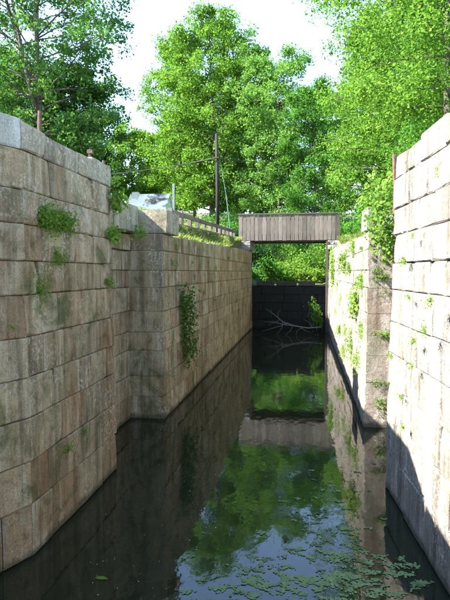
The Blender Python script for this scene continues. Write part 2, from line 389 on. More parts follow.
# dark breast wall at the head of the chamber
bw = thing('breast_wall', ((XL + XR) / 2, YE + .3, 0), 'black slimy stone wall closing the lock below the bridge', 'stone wall')
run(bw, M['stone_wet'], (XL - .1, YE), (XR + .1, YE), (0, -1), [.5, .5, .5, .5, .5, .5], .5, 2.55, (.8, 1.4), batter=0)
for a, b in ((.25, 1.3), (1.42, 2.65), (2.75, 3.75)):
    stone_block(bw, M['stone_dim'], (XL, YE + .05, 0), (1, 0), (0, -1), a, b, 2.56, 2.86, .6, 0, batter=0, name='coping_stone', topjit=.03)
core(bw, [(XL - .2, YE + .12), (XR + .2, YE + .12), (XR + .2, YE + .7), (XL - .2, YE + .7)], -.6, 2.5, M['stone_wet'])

# ------------------------------------------------------------------ ground, water
def wall_edge(y, s):
    """plan x of the inner ground edge behind the walls (s=-1 left, +1 right)"""
    if s < 0:
        if y < 5.9: return XL - .35 - min(5.9 - y, 1.05) * .4 - .1
        if y < Y0: return XL - .35
        if y < Y1 + .06: return XL - DEP - .3
        return XL - .45
    if y < 7.4: return XR + .38 + max(0, 7.4 - y) * .2 + max(0, 5.2 - y) * .25
    if y < Y0 - .1: return XR + .35
    if y < Y1 + .06: return XR + DEP + .3
    return XR + .45
def sstep(a, b, x): t = min(max((x - a) / (b - a), 0), 1); return t * t * (3 - 2 * t)
def ground_z(x, y):
    s = -1 if x < (XL + XR) / 2 else 1
    e = wall_edge(y, s); dd = (x - e) * s                      # distance behind the wall
    if y <= YE + .4 and dd < 0: return -1.2
    base = 4.95 if y < Y0 else 4.20 + .018 * (y - Y1)
    z = base + (.88 * sstep(.1, 1.5, dd) + .05 * min(max(dd - 1.6, 0), 30) if y >= Y0 else .03 * min(max(dd, 0), 30))
    far = 5.15 + .035 * max(y - 31, 0) + .06 * max(y - 48, 0) * (y < 300) + .05 * min(max(abs(x + 1) - 5, 0), 40)
    k = sstep(24, 31, y); z = z * (1 - k) + max(z, far) * k
    if y > YE + .4:                                            # the dry upper pound
        bank = sstep(1.9, 5.2, abs(x - (XL + XR) / 2)); z = (2.55 + .02 * (y - YE)) * (1 - bank) + z * bank
        z += (y - YE > 25) * .03 * (y - YE - 25)
    if y < -5: z = min(z, 4.95)
    return z + .06 * math.sin(x * 1.7 + y * .9) * (1 if dd > 1 else 0)
ys = sorted(set([-400, -150, -60, -20, -8, -3, 0, 2, 3.5, 5, 5.9, 7.4, Y0 - .12, Y0 - .02, Y0 + .02, 10.4, Y1 + .05, Y1 + .12, Y1 + .16, YE + .38, YE + .45] + list(np.arange(13, 32.5, 1.0)) + list(np.arange(33.5, 60, 1.5)) + [62, 66, 72, 80, 90, 105, 130, 180, 300, 600, 1200]))
offs = [0, .15, .35, .6, .9, 1.2, 1.6, 2.2, 3, 4, 5.5, 7.5, 10, 13, 17, 22, 30, 45, 70, 120, 250, 600, 1200]
inn = [.02, .12, .3, .5, .7, .88, .98]
V = []
for y in ys:
    eL, eR = wall_edge(y, -1), wall_edge(y, 1)
    row = [eL - o for o in reversed(offs)] + [eL + (eR - eL) * k for k in inn] + [eR + o for o in offs]
    for x in row: V.append((x, y, ground_z(x, y)))
nc = len(offs) * 2 + len(inn)
Fq = [[r * nc + c, r * nc + c + 1, (r + 1) * nc + c + 1, (r + 1) * nc + c] for r in range(len(ys) - 1) for c in range(nc - 1)]
tag(link('ground', mesh_np('ground', V, faces4=Fq, mat=M['ground'])), kind='structure')
wv = [(-14, -14, 0), (12, -14, 0), (4.0, 2.0, 0), (XR + .95, 5.2, 0), (XR + .95, YE + .1, 0), (XL - 1.15, YE + .1, 0), (XL - 1.15, 5.9, 0), (-4.3, .6, 0)]
tag(link('canal_water', mesh_np('canal_water', wv, polys=[list(range(len(wv)))], mat=M['water'])), kind='structure')

# ------------------------------------------------------------------ leaves and trees
def leaf_mesh(name, C, mat, size, up=.7, wid=.42, aim=None):
    """one folded rhombic leaf per point of C"""
    C = np.asarray(C, float); n = len(C)
    nr = rng.normal(size=(n, 3)); nr[:, 2] += up * 1.6
    if aim is not None: nr += aim
    nr /= np.linalg.norm(nr, axis=1)[:, None]
    a = rng.normal(size=(n, 3)); a -= nr * np.sum(a * nr, axis=1)[:, None]; a /= np.linalg.norm(a, axis=1)[:, None]
    b = np.cross(nr, a); s = (size * (.5 + 1.0 * rng.random(n) ** 1.4))[:, None] * 1.12
    dr = -nr * .16 * s
    V = np.stack([C - a * s * .5, C + b * s * wid + dr * .6, C + a * s * .5 + dr, C - b * s * wid + dr * .6], axis=1).reshape(-1, 3)
    return mesh_np(name, V, faces4=np.arange(4 * n).reshape(n, 4), mat=mat)

def profile(kind, t):
    if kind == 'oval': return (.62 + .38 * sstep(0, .35, t)) * math.sqrt(max(0, 1 - max(0, (t - .35) / .66) ** 2)) 
    if kind == 'egg': return (.7 + .3 * sstep(0, .3, t)) * (1 if t < .5 else math.sqrt(max(0, 1 - ((t - .5) / .53) ** 2)))
    if kind == 'cone': return .25 + .75 * (1 - t) if t > .12 else .7
    if kind == 'column': return .75 + .25 * math.sin(t * 3.14) if t < .75 else 1.0 * math.sqrt(max(0, 1 - ((t - .75) / .27) ** 2)) 
    return math.sqrt(max(0.02, 1 - (2 * t - .9) ** 2 * .9))

def make_tree(name, base, height, crown_base, R, leafmat, label, cat='tree', group=None, kind='oval', limbs=34, subs=6, per=60,
              leaf=.17, trunk_r=.24, bark=None, lean=(0, 0), spread=.8, flat=.62, rise=.85, forks=0, fill=0):
    base = np.array(base, float); bark = bark or M['bark']
    T = thing(name, base, label, cat, group)
    wood = MB(); n = 12
    ph = rng.uniform(0, 6, 2); wob = .012 * height
    def trunk_at(t):
        return base + np.array([lean[0] * t * height + wob * math.sin(ph[0] + t * 5) * t, lean[1] * t * height + wob * math.sin(ph[1] + t * 4) * t, t * height])
    tp = [trunk_at(i / n * .95) for i in range(n + 1)]; tp[0] = tp[0] - np.array([0, 0, .5])
    wood.tube(tp, [trunk_r * (1.25 if i == 0 else 1) * (1 - .93 * i / n) + .015 for i in range(n + 1)], 9)
    cents = []; wts = []
    leaders = []
    for q in range(forks):                                     # extra stems leaving the trunk
        t0 = rng.uniform(.32, .45); az = rng.uniform(0, 6.28) if q else 3.4; pts = []
        for i in range(7):
            s = i / 6; r = R * .55 * s ** .8; p = trunk_at(t0) + np.array([math.cos(az) * r, math.sin(az) * r * .6, (height * .95 - t0 * height) * s])
            pts.append(p)
        wood.tube(pts, [trunk_r * .62 * (1 - .9 * i / 6) for i in range(7)], 7); leaders.append((t0, pts))
    for i in range(limbs):
        t = (i + rng.uniform(0, 1)) / limbs
        hz = crown_base + (height - crown_base) * t * .97
        az = i * 2.39996 + rng.uniform(-.5, .5)
        st = trunk_at(hz / height * .95 if hz / height < .9 else .9)
        if leaders and hz / height > .5 and rng.random() < .6:
            t0, pts = leaders[rng.integers(len(leaders))]; s = min(max((hz / height - t0) / (.95 - t0), 0), 1) * 6; k0 = min(int(s), 5); st = pts[k0] + (pts[k0 + 1] - pts[k0]) * (s - k0)
        ln = R * profile(kind, t) * rng.uniform(.70, 1.08)
        up = rise * (.5 + .8 * t) * rng.uniform(.6, 1.3)
        dz = ln * up * .75
        pts = []
        for j in range(6):
            s = j / 5
            pts.append(st + np.array([math.cos(az) * ln * s, math.sin(az) * ln * s, dz * (s - .28 * s * s) - dz * .55]) if False else st + np.array([math.cos(az + .15 * math.sin(3 * s + i)) * ln * s, math.sin(az + .15 * math.sin(3 * s + i)) * ln * s, dz * (1.25 * s - .55 * s * s)]))
        lr = max(.018, trunk_r * .34 * (1 - .75 * t))
        wood.tube(pts, [lr * (1 - .85 * j / 5) for j in range(6)], 5)
        for q in range(subs):
            s = rng.uniform(.12, 1.0) ** .85 if q else 1.0
            k0 = min(int(s * 5), 4); p = pts[k0] + (pts[k0 + 1] - pts[k0]) * (s * 5 - k0)
            a2 = az + rng.choice([-1, 1]) * rng.uniform(.4, 1.3); l2 = ln * rng.uniform(.12, .38) + .25
            if q == 0: l2 *= .3
            e = p + np.array([math.cos(a2) * l2, math.sin(a2) * l2, l2 * rng.uniform(-.15, .55)])
            if q: wood.tube([p, (p + e) / 2 + rng.normal(size=3) * .05 * l2, e], [lr * .4, lr * .28, .006], 3)
            cents.append(e); wts.append(rng.uniform(.5, 1.2))
    for q in range(fill):                                      # inner sprays
        t = rng.uniform(0, .95); hz = crown_base + (height - crown_base) * t; az = rng.uniform(0, 6.28); r = R * profile(kind, t) * math.sqrt(rng.uniform(0, .5))
        c0 = trunk_at(hz / height * .95); cents.append(c0 + np.array([math.cos(az) * r, math.sin(az) * r, rng.uniform(0, .5)])); wts.append(.9)
    L = []
    for c, wt in zip(cents, wts):
        m = int(per * wt * 1.25); rr = spread * rng.uniform(.45, 1.05)
        a = rng.uniform(0, 6.283, m); r = rr * np.sqrt(rng.uniform(0, 1, m))
        z = rng.normal(size=m) * flat * rr * .7 - .35 * r * r / rr
        L.append(c + np.stack([np.cos(a) * r, np.sin(a) * r, z], axis=1))
    L = np.concatenate(L)
    wood.build('trunk', bark, T, smooth=True)
    link('crown', leaf_mesh('crown', L - base, leafmat, leaf * .78), T)
    return T

def copy_tree(src, loc, rot, scale, label, group, name=None):
    o = src.copy(); o.name = name or src.name; col.objects.link(o); o.location = loc; o.rotation_euler = (0, 0, rot); o.scale = (scale,) * 3 if not hasattr(scale, '__len__') else scale
    tag(o, label, src['category'], group)
    if group is None and 'group' in o: del o['group']
    for ch in list(src.children):
        c = ch.copy(); col.objects.link(c); c.parent = o
    return o
def gpos(u, y, sink=.1):
    p = ony(u, 272, y); return (p[0], y, ground_z(p[0], y) - sink)
def htop(v, y, base):
    return ony(225, v, y)[2] - base[2]

# left bank
b = gpos(44, 44); make_tree('ash_tree', b, 29, 7, 8.2, M['leaf_blue'], 'tall loose tree with forked grey trunk at upper left, sky showing through', kind='oval', limbs=60, subs=11, per=90, leaf=.25, trunk_r=.34, forks=3, spread=1.0, flat=.55, rise=1.0, fill=30)
b = gpos(76, 50); tB = make_tree('evergreen_tree', b, htop(50, 50, b), 2, 4.0, M['leaf_dark'], 'dense dark tree behind the forked trunk, left of the pale sapling', kind='oval', limbs=54, subs=9, per=110, leaf=.22, trunk_r=.25, rise=.5, fill=60)
b = gpos(12, 52); tC = make_tree('broadleaf_tree', b, htop(45, 52, b), 2, 6.8, M['leaf_mid'], 'broad green tree low at the far left behind the wall', limbs=54, subs=10, per=110, leaf=.24, trunk_r=.3, fill=70)
b = gpos(101, 60); make_tree('birch_tree', b, htop(66, 60, b), 5, 2.6, M['leaf_pale'], 'slim pale airy tree left of the open sky', limbs=30, subs=6, per=34, leaf=.19, trunk_r=.12, bark=M['bark_pale'], flat=.6)
b = gpos(133, 84); tE = make_tree('maple_tree', b, htop(126, 84, b), 3.94, 5.25, M['leaf_maple'], 'small rounded bright green tree above the shed roof', limbs=40, subs=8, per=100, leaf=0.299, trunk_r=0.236, fill=30, spread=1.05)
b = gpos(212, 72); tG = make_tree('maple_tree', b, htop(10, 72, b), 2.40, 7.35, M['leaf_maple'], 'tall bright green maple behind the utility pole at centre', limbs=72, subs=10, per=110, leaf=0.271, trunk_r=0.420, kind='egg', fill=90, rise=.8, spread=1.20)
b = gpos(180, 77); make_tree('maple_tree', b, htop(32, 77, b), 4.36, 5.08, M['leaf_maple'], 'narrower green maple merging with the left side of the central maple', limbs=48, subs=8, per=100, leaf=0.262, trunk_r=0.291, fill=40, spread=1.16)
b = gpos(278, 66); tH = make_tree('poplar_tree', b, htop(50, 66, b), 1.6, 5.1, M['leaf_pale'], 'pale green tree rising directly behind the bridge', limbs=60, subs=9, per=105, leaf=0.235, trunk_r=0.25, kind='egg', fill=90, spread=.9)
b = gpos(250, 70); make_tree('poplar_tree', b, htop(44, 70, b), 2.5, 4.0, M['leaf_pale'], 'pale slender tree between central maple and tree behind bridge', limbs=46, subs=8, per=90, leaf=0.235, trunk_r=0.2, kind='oval', fill=50, spread=.9)
b = gpos(314, 62); make_tree('poplar_tree', b, htop(80, 62, b), 1.6, 4.3, M['leaf_mid'], 'green tree in the gap between pale tree and big right maple', limbs=48, subs=9, per=100, leaf=0.22, trunk_r=0.2, fill=60, spread=.85)
# bare-topped tree
def bare_tree():
    b = np.array(gpos(233, 94)); T = thing('bare_tree', b, 'leafless dark treetop showing above the central maple', 'tree'); m = MB()
    hgt = htop(16, 94, b)
    def grow(p, dr, ln, r, dep):
        pts = [p]; q = p.copy(); dd = dr.copy()
        for i in range(4):
            dd = dd + rng.normal(size=3) * .12; dd /= np.linalg.norm(dd); q = q + dd * ln / 4; pts.append(q.copy())
        m.tube(pts, [r * (1 - .4 * i / 4) for i in range(5)], 5)
        if dep:
            for k in range(3):
                nd = dd + rng.normal(size=3) * .45; nd[2] = abs(nd[2]) * .8 + .15; nd /= np.linalg.norm(nd)
                grow(pts[2 + k % 3], nd, ln * .62, r * .5, dep - 1)
    grow(b, np.array([0, 0, 1.]), hgt * .78, .3, 0)
    grow(b + np.array([0, 0, hgt * .74]), np.array([.1, 0, 1.]), 6.4, .22, 3); grow(b + np.array([0, 0, hgt * .72]), np.array([-.35, 0, 1.]), 6.0, .2, 3)
    m.build('trunk', M['bark'], T)
bare_tree()
# right bank
make_tree('maple_tree', (6.7, 33, ground_z(6.7, 33) - .1), 26, 1.0, 6.2, M['leaf_maple'], 'huge bright maple filling the sky right of the bridge', limbs=84, subs=11, per=180, leaf=.15, trunk_r=.34, fill=170, kind='column', rise=.6, spread=.72)
make_tree('maple_tree', (9.4, 23.5, ground_z(9.4, 23.5) - .1), 22, 1.2, 5.2, M['leaf_maple'], 'leafy maple behind the right wall, nearer than the huge one', limbs=66, subs=10, per=190, leaf=.125, trunk_r=.3, fill=110, kind='column', rise=.6, spread=.66)
make_tree('linden_tree', (6.2, 24.5, ground_z(6.2, 24.5) - .1), 9.5, .8, 3.0, M['leaf_mid'], 'lower dark-leaved tree just behind the right lock wall', limbs=40, subs=8, per=130, leaf=.11, trunk_r=.14, fill=30)
make_tree('linden_tree', (12.5, 33, ground_z(12.5, 33) - .1), 24, 1.5, 6.0, M['leaf_mid'], 'tall tree behind the maples at the right edge', limbs=60, subs=9, per=95, leaf=.22, trunk_r=.3, fill=80, kind='column')
p = ony(440, 118, 17.5)
make_tree('ash_tree', (p[0] + .2, 17.5, ground_z(p[0], 17.5) - .1), 15, 3.2, 3.7, M['leaf_maple'], 'pale-barked tree overhanging the top right corner above the wall', limbs=60, subs=10, per=175, leaf=.092, trunk_r=.14, bark=M['bark'], lean=(.01, .0), rise=.4, flat=.5, fill=40)
# far wood
FARLAB = ['far woodland tree behind the left edge of the picture', 'far woodland tree behind the forked tree', 'far woodland tree behind the dense dark tree', 'far woodland tree behind the slim pale tree', 'far woodland tree behind the rounded tree over the shed', 'far woodland tree behind the right end of the shed roof', 'far woodland tree behind the left half of the central maple', 'far woodland tree behind the right half of the central maple', 'far woodland tree behind the left half of the bridge', 'far woodland tree behind the right half of the bridge', 'far woodland tree just past the right end of the bridge', 'far woodland tree behind the huge right maple', 'far woodland tree behind the rusty post on the right wall', 'far woodland tree behind the right edge of the picture']
k = 0
for u, y, sc_, src in ((-30, 74, 1.0, tC), (30, 78, 1.0, tC), (66, 82, .95, tC), (108, 100, .62, tE), (150, 104, .7, tE), (165, 92, .55, tG), (195, 104, .9, tG), (228, 110, .9, tH), (262, 108, .85, tG), (292, 112, .9, tH), (330, 104, .95, tH), (365, 92, .9, tG), (410, 80, 1.0, tC), (450, 84, 1.0, tG)):
    b = gpos(u, y, .3)
    copy_tree(src, b, k * 1.3 + .7, sc_, FARLAB[k], 'trees of the far wood', 'woodland_tree'); k += 1

def make_bush(name, loc, r, h, mat, label, n=1600, leaf=.12, group=None):
    loc = np.array(loc, float); T = thing(name, loc, label, 'shrub', group); m = MB(); C = []
    k = max(7, int(r * 9))
    for i in range(k):
        a = rng.uniform(0, 6.28); rr = r * math.sqrt(rng.uniform(0, 1)); e = loc + np.array([math.cos(a) * rr, math.sin(a) * rr, h * rng.uniform(.35, 1.0) * (1 - .45 * rr / r)])
        m.tube([loc + np.array([0, 0, -.1]), (loc + e) / 2 + rng.normal(size=3) * .08, e], [.022, .014, .005], 4)
        q = n // k; C.append(e + rng.normal(size=(q, 3)) * np.array([.3, .3, .2]) * r * .62)
        C.append(loc + (e - loc) * rng.uniform(.3, 1, (q // 2, 1)) + rng.normal(size=(q // 2, 3)) * .16 * r)
    m.build('stem', M['bark'], T); C = np.concatenate(C); C = C[C[:, 2] > loc[2] - .05]
    link('foliage', leaf_mesh('foliage', C - loc, mat, leaf), T)
    return T
# undergrowth in the upper pound, seen below the bridge
for i, (x, y, r, h, mt, lb) in enumerate([
    (-2.3, 36.5, 1.5, 1.9, 'leaf_mid', 'bushy shrub under the bridge against the left bank'),
    (-.8, 39.0, 1.6, 1.6, 'leaf_weed', 'lit shrub in the middle of the gap under the bridge'),
    (.9, 37.0, 1.2, 1.5, 'leaf_weed', 'bright low shrub under the right end of the bridge'),
    (-1.6, 43, 2.0, 3.2, 'leaf_maple', 'taller bright shrub far behind the bridge opening, left of centre'),
    (1.2, 44, 2.0, 3.4, 'leaf_maple', 'taller bright shrub far behind the bridge opening, right of centre'),
    (-4.4, 40, 1.8, 2.2, 'leaf_dark', 'dark shrub behind the left bridge abutment'),
    (3.4, 40, 1.8, 2.2, 'leaf_mid', 'green shrub behind the right bridge abutment'),
    (-6.4, 39.5, 1.5, 2.2, 'leaf_mid', 'round shrub at the foot of the utility pole'),
    (-8.6, 41.5, 1.8, 2.3, 'leaf_maple', 'bright shrub between the fence and the utility pole'),
    (3.3, 21.5, 1.1, 1.5, 'leaf_weed', 'bright shrub behind the right wall near the pier'),
    (3.6, 26.5, 1.3, 1.6, 'leaf_mid', 'green shrub on the right bank close to the bridge'),
    (-10.0, 58, 2.6, 3.6, 'leaf_mid', 'wide shrub behind the fence, left of the utility pole'),
    (-7.2, 56, 2.4, 3.4, 'leaf_maple', 'wide bright shrub seen directly behind the utility pole'),
    (-4.6, 55, 2.2, 3.2, 'leaf_mid', 'wide shrub seen above the left end of the bridge'),
    (6.0, 52, 2.6, 3.6, 'leaf_mid', 'wide shrub seen just past the right end of the bridge'),
    (4.6, 18.0, 1.5, 2.3, 'leaf_mid', 'leafy shrub behind the near end of the long right wall')]):
    make_bush('shrub', (x, y, ground_z(x, y)), r, h, M[mt], lb, n=int(1300 * r), leaf=.13)

# ------------------------------------------------------------------ bridge and abutments
BY = 31.0
br = thing('footbridge', (-1.05, BY + 1.2, 5.2), 'small grey boarded wooden bridge spanning the head of the lock', 'bridge')
x0, x1 = -3.86, 1.62; nb = 24; bwid = (x1 - x0) / nb
for yy, face in ((BY, -1), (BY + 2.3, 1)):
    for i in range(nb):
        MB().box((x0 + i * bwid + .012, yy + rng.uniform(-.012, .012), 5.20 + rng.uniform(-.015, .01)), (x0 + (i + 1) * bwid - .012, yy + .035, 6.66), .003).build('board', M['wood'], br)
    MB().box((x0 - .05, yy - .05, 6.665), (x1 + .12, yy + .11, 6.735), .006).build('handrail', M['wood'], br)
    for zz in (5.45, 6.35): MB().box((x0, yy + .045, zz), (x1, yy + .10, zz + .12)).build('rail', M['wood_dark'], br)
for yy in (BY + .13, BY + 1.1, BY + 2.05): MB().box((x0 - .1, yy, 5.13), (x1 + .3, yy + .22, 5.40)).build('beam', M['wood_dark'], br)
for i in range(10): MB().box((x0 + i * .548, BY + .12, 5.405), (x0 + i * .548 + .53, BY + 2.28, 5.46)).build('deck_plank', M['wood'], br)
for yy in (BY - .02, BY + 2.2): MB().box((x1 + .01, yy, 5.19), (x1 + .24, yy + .2, 6.64), .006).build('post', M['wood_dark'], br)
for s, nm in ((-1, 'left'), (1, 'right')):
    xa = XL - .95 if s < 0 else XR + .02
    ab = thing('abutment', (xa + .45, BY + 1.2, 4.4), 'grey stone abutment under the %s end of the bridge' % nm, 'abutment')
    zt = 4.66
    for j, (hh, ex) in enumerate(((.26, .0), (.25, .12))):
        run(ab, M['stone_grey'], (xa - .1, BY - .5 + j * .25), (xa + 1.0, BY - .5 + j * .25), (0, -1), [hh], 2.9 - j * .3, zt + hh, (.4, .75), batter=0, jit=.014); zt += hh
# timber gate post left standing below the bridge on the right
gp = MB().box((1.10, BY - .35, -.4), (1.22, BY - .2, 5.1), .012).single('gate_post', M['wood_dark']); tag(gp, 'grey upright timber post below the right end of the bridge', 'post')

# ------------------------------------------------------------------ left bank: fence, pole, shed
fA, fB = np.array([-4.62, 18.2]), np.array([-4.72, 35.5])
fe = thing('fence', (-4.65, 25, 4.8), 'dark weathered post and rail fence along the grassy left bank', 'fence')
nf = 11
def ft(k): p = fA + (fB - fA) * k; return p
def fz(y): return 5.42 + (y - 14.6) * .034
for i in range(nf + 1):
    p = ft(i / nf); zt = fz(p[1]) + rng.uniform(.02, .1)
    MB().box((p[0] - .08, p[1] - .08, ground_z(p[0], p[1]) - .3), (p[0] + .08, p[1] + .08, zt), .012).build('post', M['wood_fence'], fe)
for i in range(nf):
    p, q = ft((i + .03) / nf), ft((i + .97) / nf)
    for dz, hh in ((-.02, .17), (-.45, .13)):
        MB().beam((p[0] + .11, p[1], fz(p[1]) + dz - hh / 2 + rng.uniform(-.02, .02)), (q[0] + .11, q[1], fz(q[1]) + dz - hh / 2 + rng.uniform(-.02, .02)), .06, hh).build('rail', M['wood_fence'], fe)
PY = 34.5
pb = ony(217.5, 236, PY); pt = ony(216.5, 134, PY)
up_ = thing('utility_pole', (pb[0], PY, ground_z(pb[0], PY)), 'dark wooden utility pole standing behind the fence by the bridge', 'utility pole')
MB().tube([(pb[0], PY, ground_z(pb[0], PY) - .4), (pb[0], PY, 8.5), (pt[0], PY, pt[2])], [.13, .115, .10], 10).build('pole', M['creosote'], up_, smooth=True)
ca = ony(217, 158, PY - .2)
MB().tube([ca + np.array([.12, 0, 0]), ca + np.array([-.15, -.05, 0])], .05, 6).build('bracket', M['rust_dark'], up_)
ga = ony(220, 160, PY); gb = ony(234, 238, PY); gm = ga + (gb - ga) * .45
gb[2] = min(gb[2], ground_z(gb[0], PY)) - .05
gw = MB().tube([ga - np.array(up_.location), gm - np.array(up_.location)], .022, 5).build('guy_wire', M['guy']); gw.parent = up_
gg = MB().tube([gm - np.array(up_.location), gb - np.array(up_.location)], .035, 7).build('guard_sleeve', M['guy']); gg.parent = gw
def sag(p, q, s, n=16):
    p, q = np.array(p, float), np.array(q, float); return [p + (q - p) * i / n - np.array([0, 0, s * 4 * (i / n) * (1 - i / n)]) for i in range(n + 1)]
cl_ = sag(ca, (-34, 40, ca[2] + 1.2), 1.1)
o = MB().tube(cl_, .022, 5).single('utility_cable', M['cable']); tag(o, 'black overhead cable running left from the utility pole', 'cable')
k2 = [ca + (np.array(cl_[1]) - ca) * t for t in (.06, .2, .8, .95)]
o2 = MB().tube(k2, [.028, .045, .045, .028], 8).single('splice_case', M['cable']); tag(o2, 'thick black splice case on the cable beside the pole', 'splice case')
o = MB().tube(sag(ca + np.array([.12, 0, 0]), (24, 42, ca[2] + 1.0), 1.0), .016, 5).single('utility_cable', M['cable']); tag(o, 'thin overhead cable running right from the utility pole', 'cable')

SY = 50.0
sA = ony(141, 195, SY); sB = ony(168.5, 193.5, SY); sg = ground_z(sA[0], SY)
sh = thing('shed', ((sA[0] + sB[0]) / 2, SY, sg), 'small pale green shed with painted dappled light on its white roof above the left wall', 'shed')
xl, xr, zr = sA[0] - .9, sB[0], sB[2]; ze = zr - 1.5
m = MB(); m.v = [np.array(v) for v in ((xl, SY - 1.5, sg - .3), (xr, SY - 1.5, sg - .3), (xr, SY + 1.5, sg - .3), (xl, SY + 1.5, sg - .3), (xl, SY - 1.5, ze), (xr, SY - 1.5, ze), (xr, SY + 1.5, ze), (xl, SY + 1.5, ze), (xl, SY, zr - .06), (xr, SY, zr - .06))]
m.f = [[0, 1, 5, 4], [2, 3, 7, 6], [1, 2, 6, 9, 5], [3, 0, 4, 8, 7], [4, 5, 9, 8], [6, 7, 8, 9]]
m.build('wall', M['shedwall'], sh)
for s in (-1, 1):
    m = MB(); e = .22
    a = [(xl - .15, SY, zr), (xr + .15, SY, zr), (xr + .15, SY + s * 1.75, ze - e), (xl - .15, SY + s * 1.75, ze - e)]
    m.v = [np.array(p) for p in a] + [np.array(p) - np.array([0, 0, .09]) for p in a]
    m.f = [[0, 1, 2, 3], [7, 6, 5, 4], [0, 4, 5, 1], [1, 5, 6, 2], [2, 6, 7, 3], [3, 7, 4, 0]]
    rf = m.build('roof', M['roof'], sh)
lo = np.array(sh.location); MB().box(np.array((xl + .15, SY - .5, zr - .9)) - lo, np.array((xl + .75, SY + .1, zr + .12)) - lo, .02).build('chimney', M['white'], rf)
wp = ony(173.5, 184, 46); wb = ground_z(wp[0], 46)
o = MB().tube([(wp[0], 46, wb - .3), (wp[0], 46, wp[2])], [.10, .09], 8).single('pale_post', M['white'], True); tag(o, 'slim pale post standing right of the shed', 'post')

# grass on the left bank and a fringe on the right
def grass_patch(name, n, xr_, yr_, hgt, label):
    x = rng.uniform(*xr_, n); y = rng.uniform(*yr_, n)
    z = np.array([ground_z(a, c) for a, c in zip(x, y)])
    keep = z > 1; x, y, z = x[keep], y[keep], z[keep]; n = len(x)
    a = rng.uniform(0, 6.283, n); h = hgt * rng.uniform(.4, 1.3, n); wd = .012 + .01 * rng.random(n)
    B = np.stack([x, y, z - .02], 1); D = np.stack([np.cos(a), np.sin(a), 0 * a], 1); S = np.stack([-np.sin(a), np.cos(a), 0 * a], 1)
    V = np.stack([B - S * wd[:, None], B + S * wd[:, None], B + D * (h * .25)[:, None] + S * (wd * .7)[:, None] + np.array([0, 0, 1]) * (h * .65)[:, None], B + D * (h * .6)[:, None] + np.array([0, 0, 1]) * h[:, None]], 1).reshape(-1, 3)
    o = link(name, mesh_np(name, V, faces4=np.arange(4 * n).reshape(n, 4), mat=M['grass'])); tag(o, label, 'grass', kind='stuff')
grass_patch('grass', 42000, (-6.6, -3.62), (12.6, 30.4), .24, 'sunlit rough grass on the left bank above the wall')
grass_patch('grass', 14000, (1.72, 4.6), (12.6, 30.4), .28, 'rough grass along the top of the right wall')

# ------------------------------------------------------------------ plants in the walls
def wall_tuft(p, n, r, blades, length, label, group=None, mat='leaf_weed', droop=.5, name='wall_weed', cat='weed'):
    """ragged plant rooted in a joint: thin arching stalks with small leaves along them"""
    p = np.array(p, float); n = np.array(n, float); side = np.array([-n[1], n[0], 0]); U = np.array([0, 0, 1.])
    f = rng.uniform(.6, 1.35); length *= f; m = max(14, int(blades * .42)); q = 5
    a = rng.normal(size=m) * .9; L = length * rng.uniform(.3, 1.3, m); e = rng.uniform(-.5, 1.5, m); dr = droop * rng.uniform(.1, 1.6, m)
    B = p + side * (rng.normal(size=m) * r * rng.uniform(.5, 1.2))[:, None] + U * (rng.normal(size=m) * r * rng.uniform(.2, .9))[:, None] - n * .02
    D = n * np.abs(np.cos(a))[:, None] * .7 + side * np.sin(a)[:, None]
    Vs = []; Fs = []; c = 0
    for j in range(q):
        t = (j + rng.uniform(.3, 1, m)) / q
        P = B + D * (L * t)[:, None] + U * (L * (e * t * .6 - dr * t * t))[:, None] + rng.normal(size=(m, 3)) * length * .06
        s = (length * rng.uniform(.10, .24, m))[:, None]
        d = rng.normal(size=(m, 3)) * .8 + D; d /= np.linalg.norm(d, axis=1)[:, None]
        nn = rng.normal(size=(m, 3)) * .6 + U * .8 + n * .5; b = np.cross(nn, d); b /= np.linalg.norm(b, axis=1)[:, None] + 1e-6
        Vs.append(np.stack([P - d * s * .5, P + b * s * .27, P + d * s * .6 - U * s * .12, P - b * s * .27], 1).reshape(-1, 3))
    V = np.concatenate(Vs) - p
    T = thing(name, p, label, cat, group); link('foliage', mesh_np('foliage', V, faces4=np.arange(len(V)).reshape(-1, 4), mat=M[mat]), T)
    return T
def wall_leaves(pts, n, r, count, leaf, label, mat='leaf_vine', thick=.12, name='wall_vine', cat='vine', stem=True, group=None):
    pts = [np.array(q, float) for q in pts]; n = np.array(n, float); base = pts[-1].copy()
    T = thing(name, base, label, cat, group); side = np.array([-n[1], n[0], 0])
    s = rng.uniform(0, len(pts) - 1.001, count) if len(pts) > 1 else np.zeros(count); k0 = s.astype(int)
    P = np.array(pts); Q = P[k0] + (P[np.minimum(k0 + 1, len(pts) - 1)] - P[k0]) * (s - k0)[:, None] if len(pts) > 1 else np.repeat(P, count, 0)
    cl = rng.normal(size=(max(3, count // 26), 3)); ci = rng.integers(0, len(cl), count)
    off = cl[ci] * .75 + rng.normal(size=(count, 3)) * .55
    Q = Q + side * (off[:, 0] * r)[:, None] + np.array([0, 0, 1]) * (off[:, 1] * r * .8)[:, None] + n * (np.abs(off[:, 2]) * thick + .02)[:, None]
    link('foliage', leaf_mesh('foliage', Q - base, M[mat], leaf, up=.35, aim=n * 1.3), T)
    if stem and len(pts) > 1: MB().tube([q + n * .04 for q in pts], .012, 5).build('stem', M['bark'], T)
    return T
PL, PR, PRET = (1, 0, 0), (-1, 0, 0), (0, -1, 0)
def L_(u, v): p = onx(u, v, XL); return onx(u, v, XL - .012 * p[2])
def R_(u, v): p = onx(u, v, XR); return onx(u, v, XR + .014 * p[2])
wall_tuft(L_(46, 219), PL, .13, 520, .2, 'grassy tuft high on the near left wall, left of its pair', 'grass tufts on near left wall')
wall_tuft(L_(62, 222), PL, .11, 460, .2, 'grassy tuft high on the near left wall, right of its pair', 'grass tufts on near left wall')
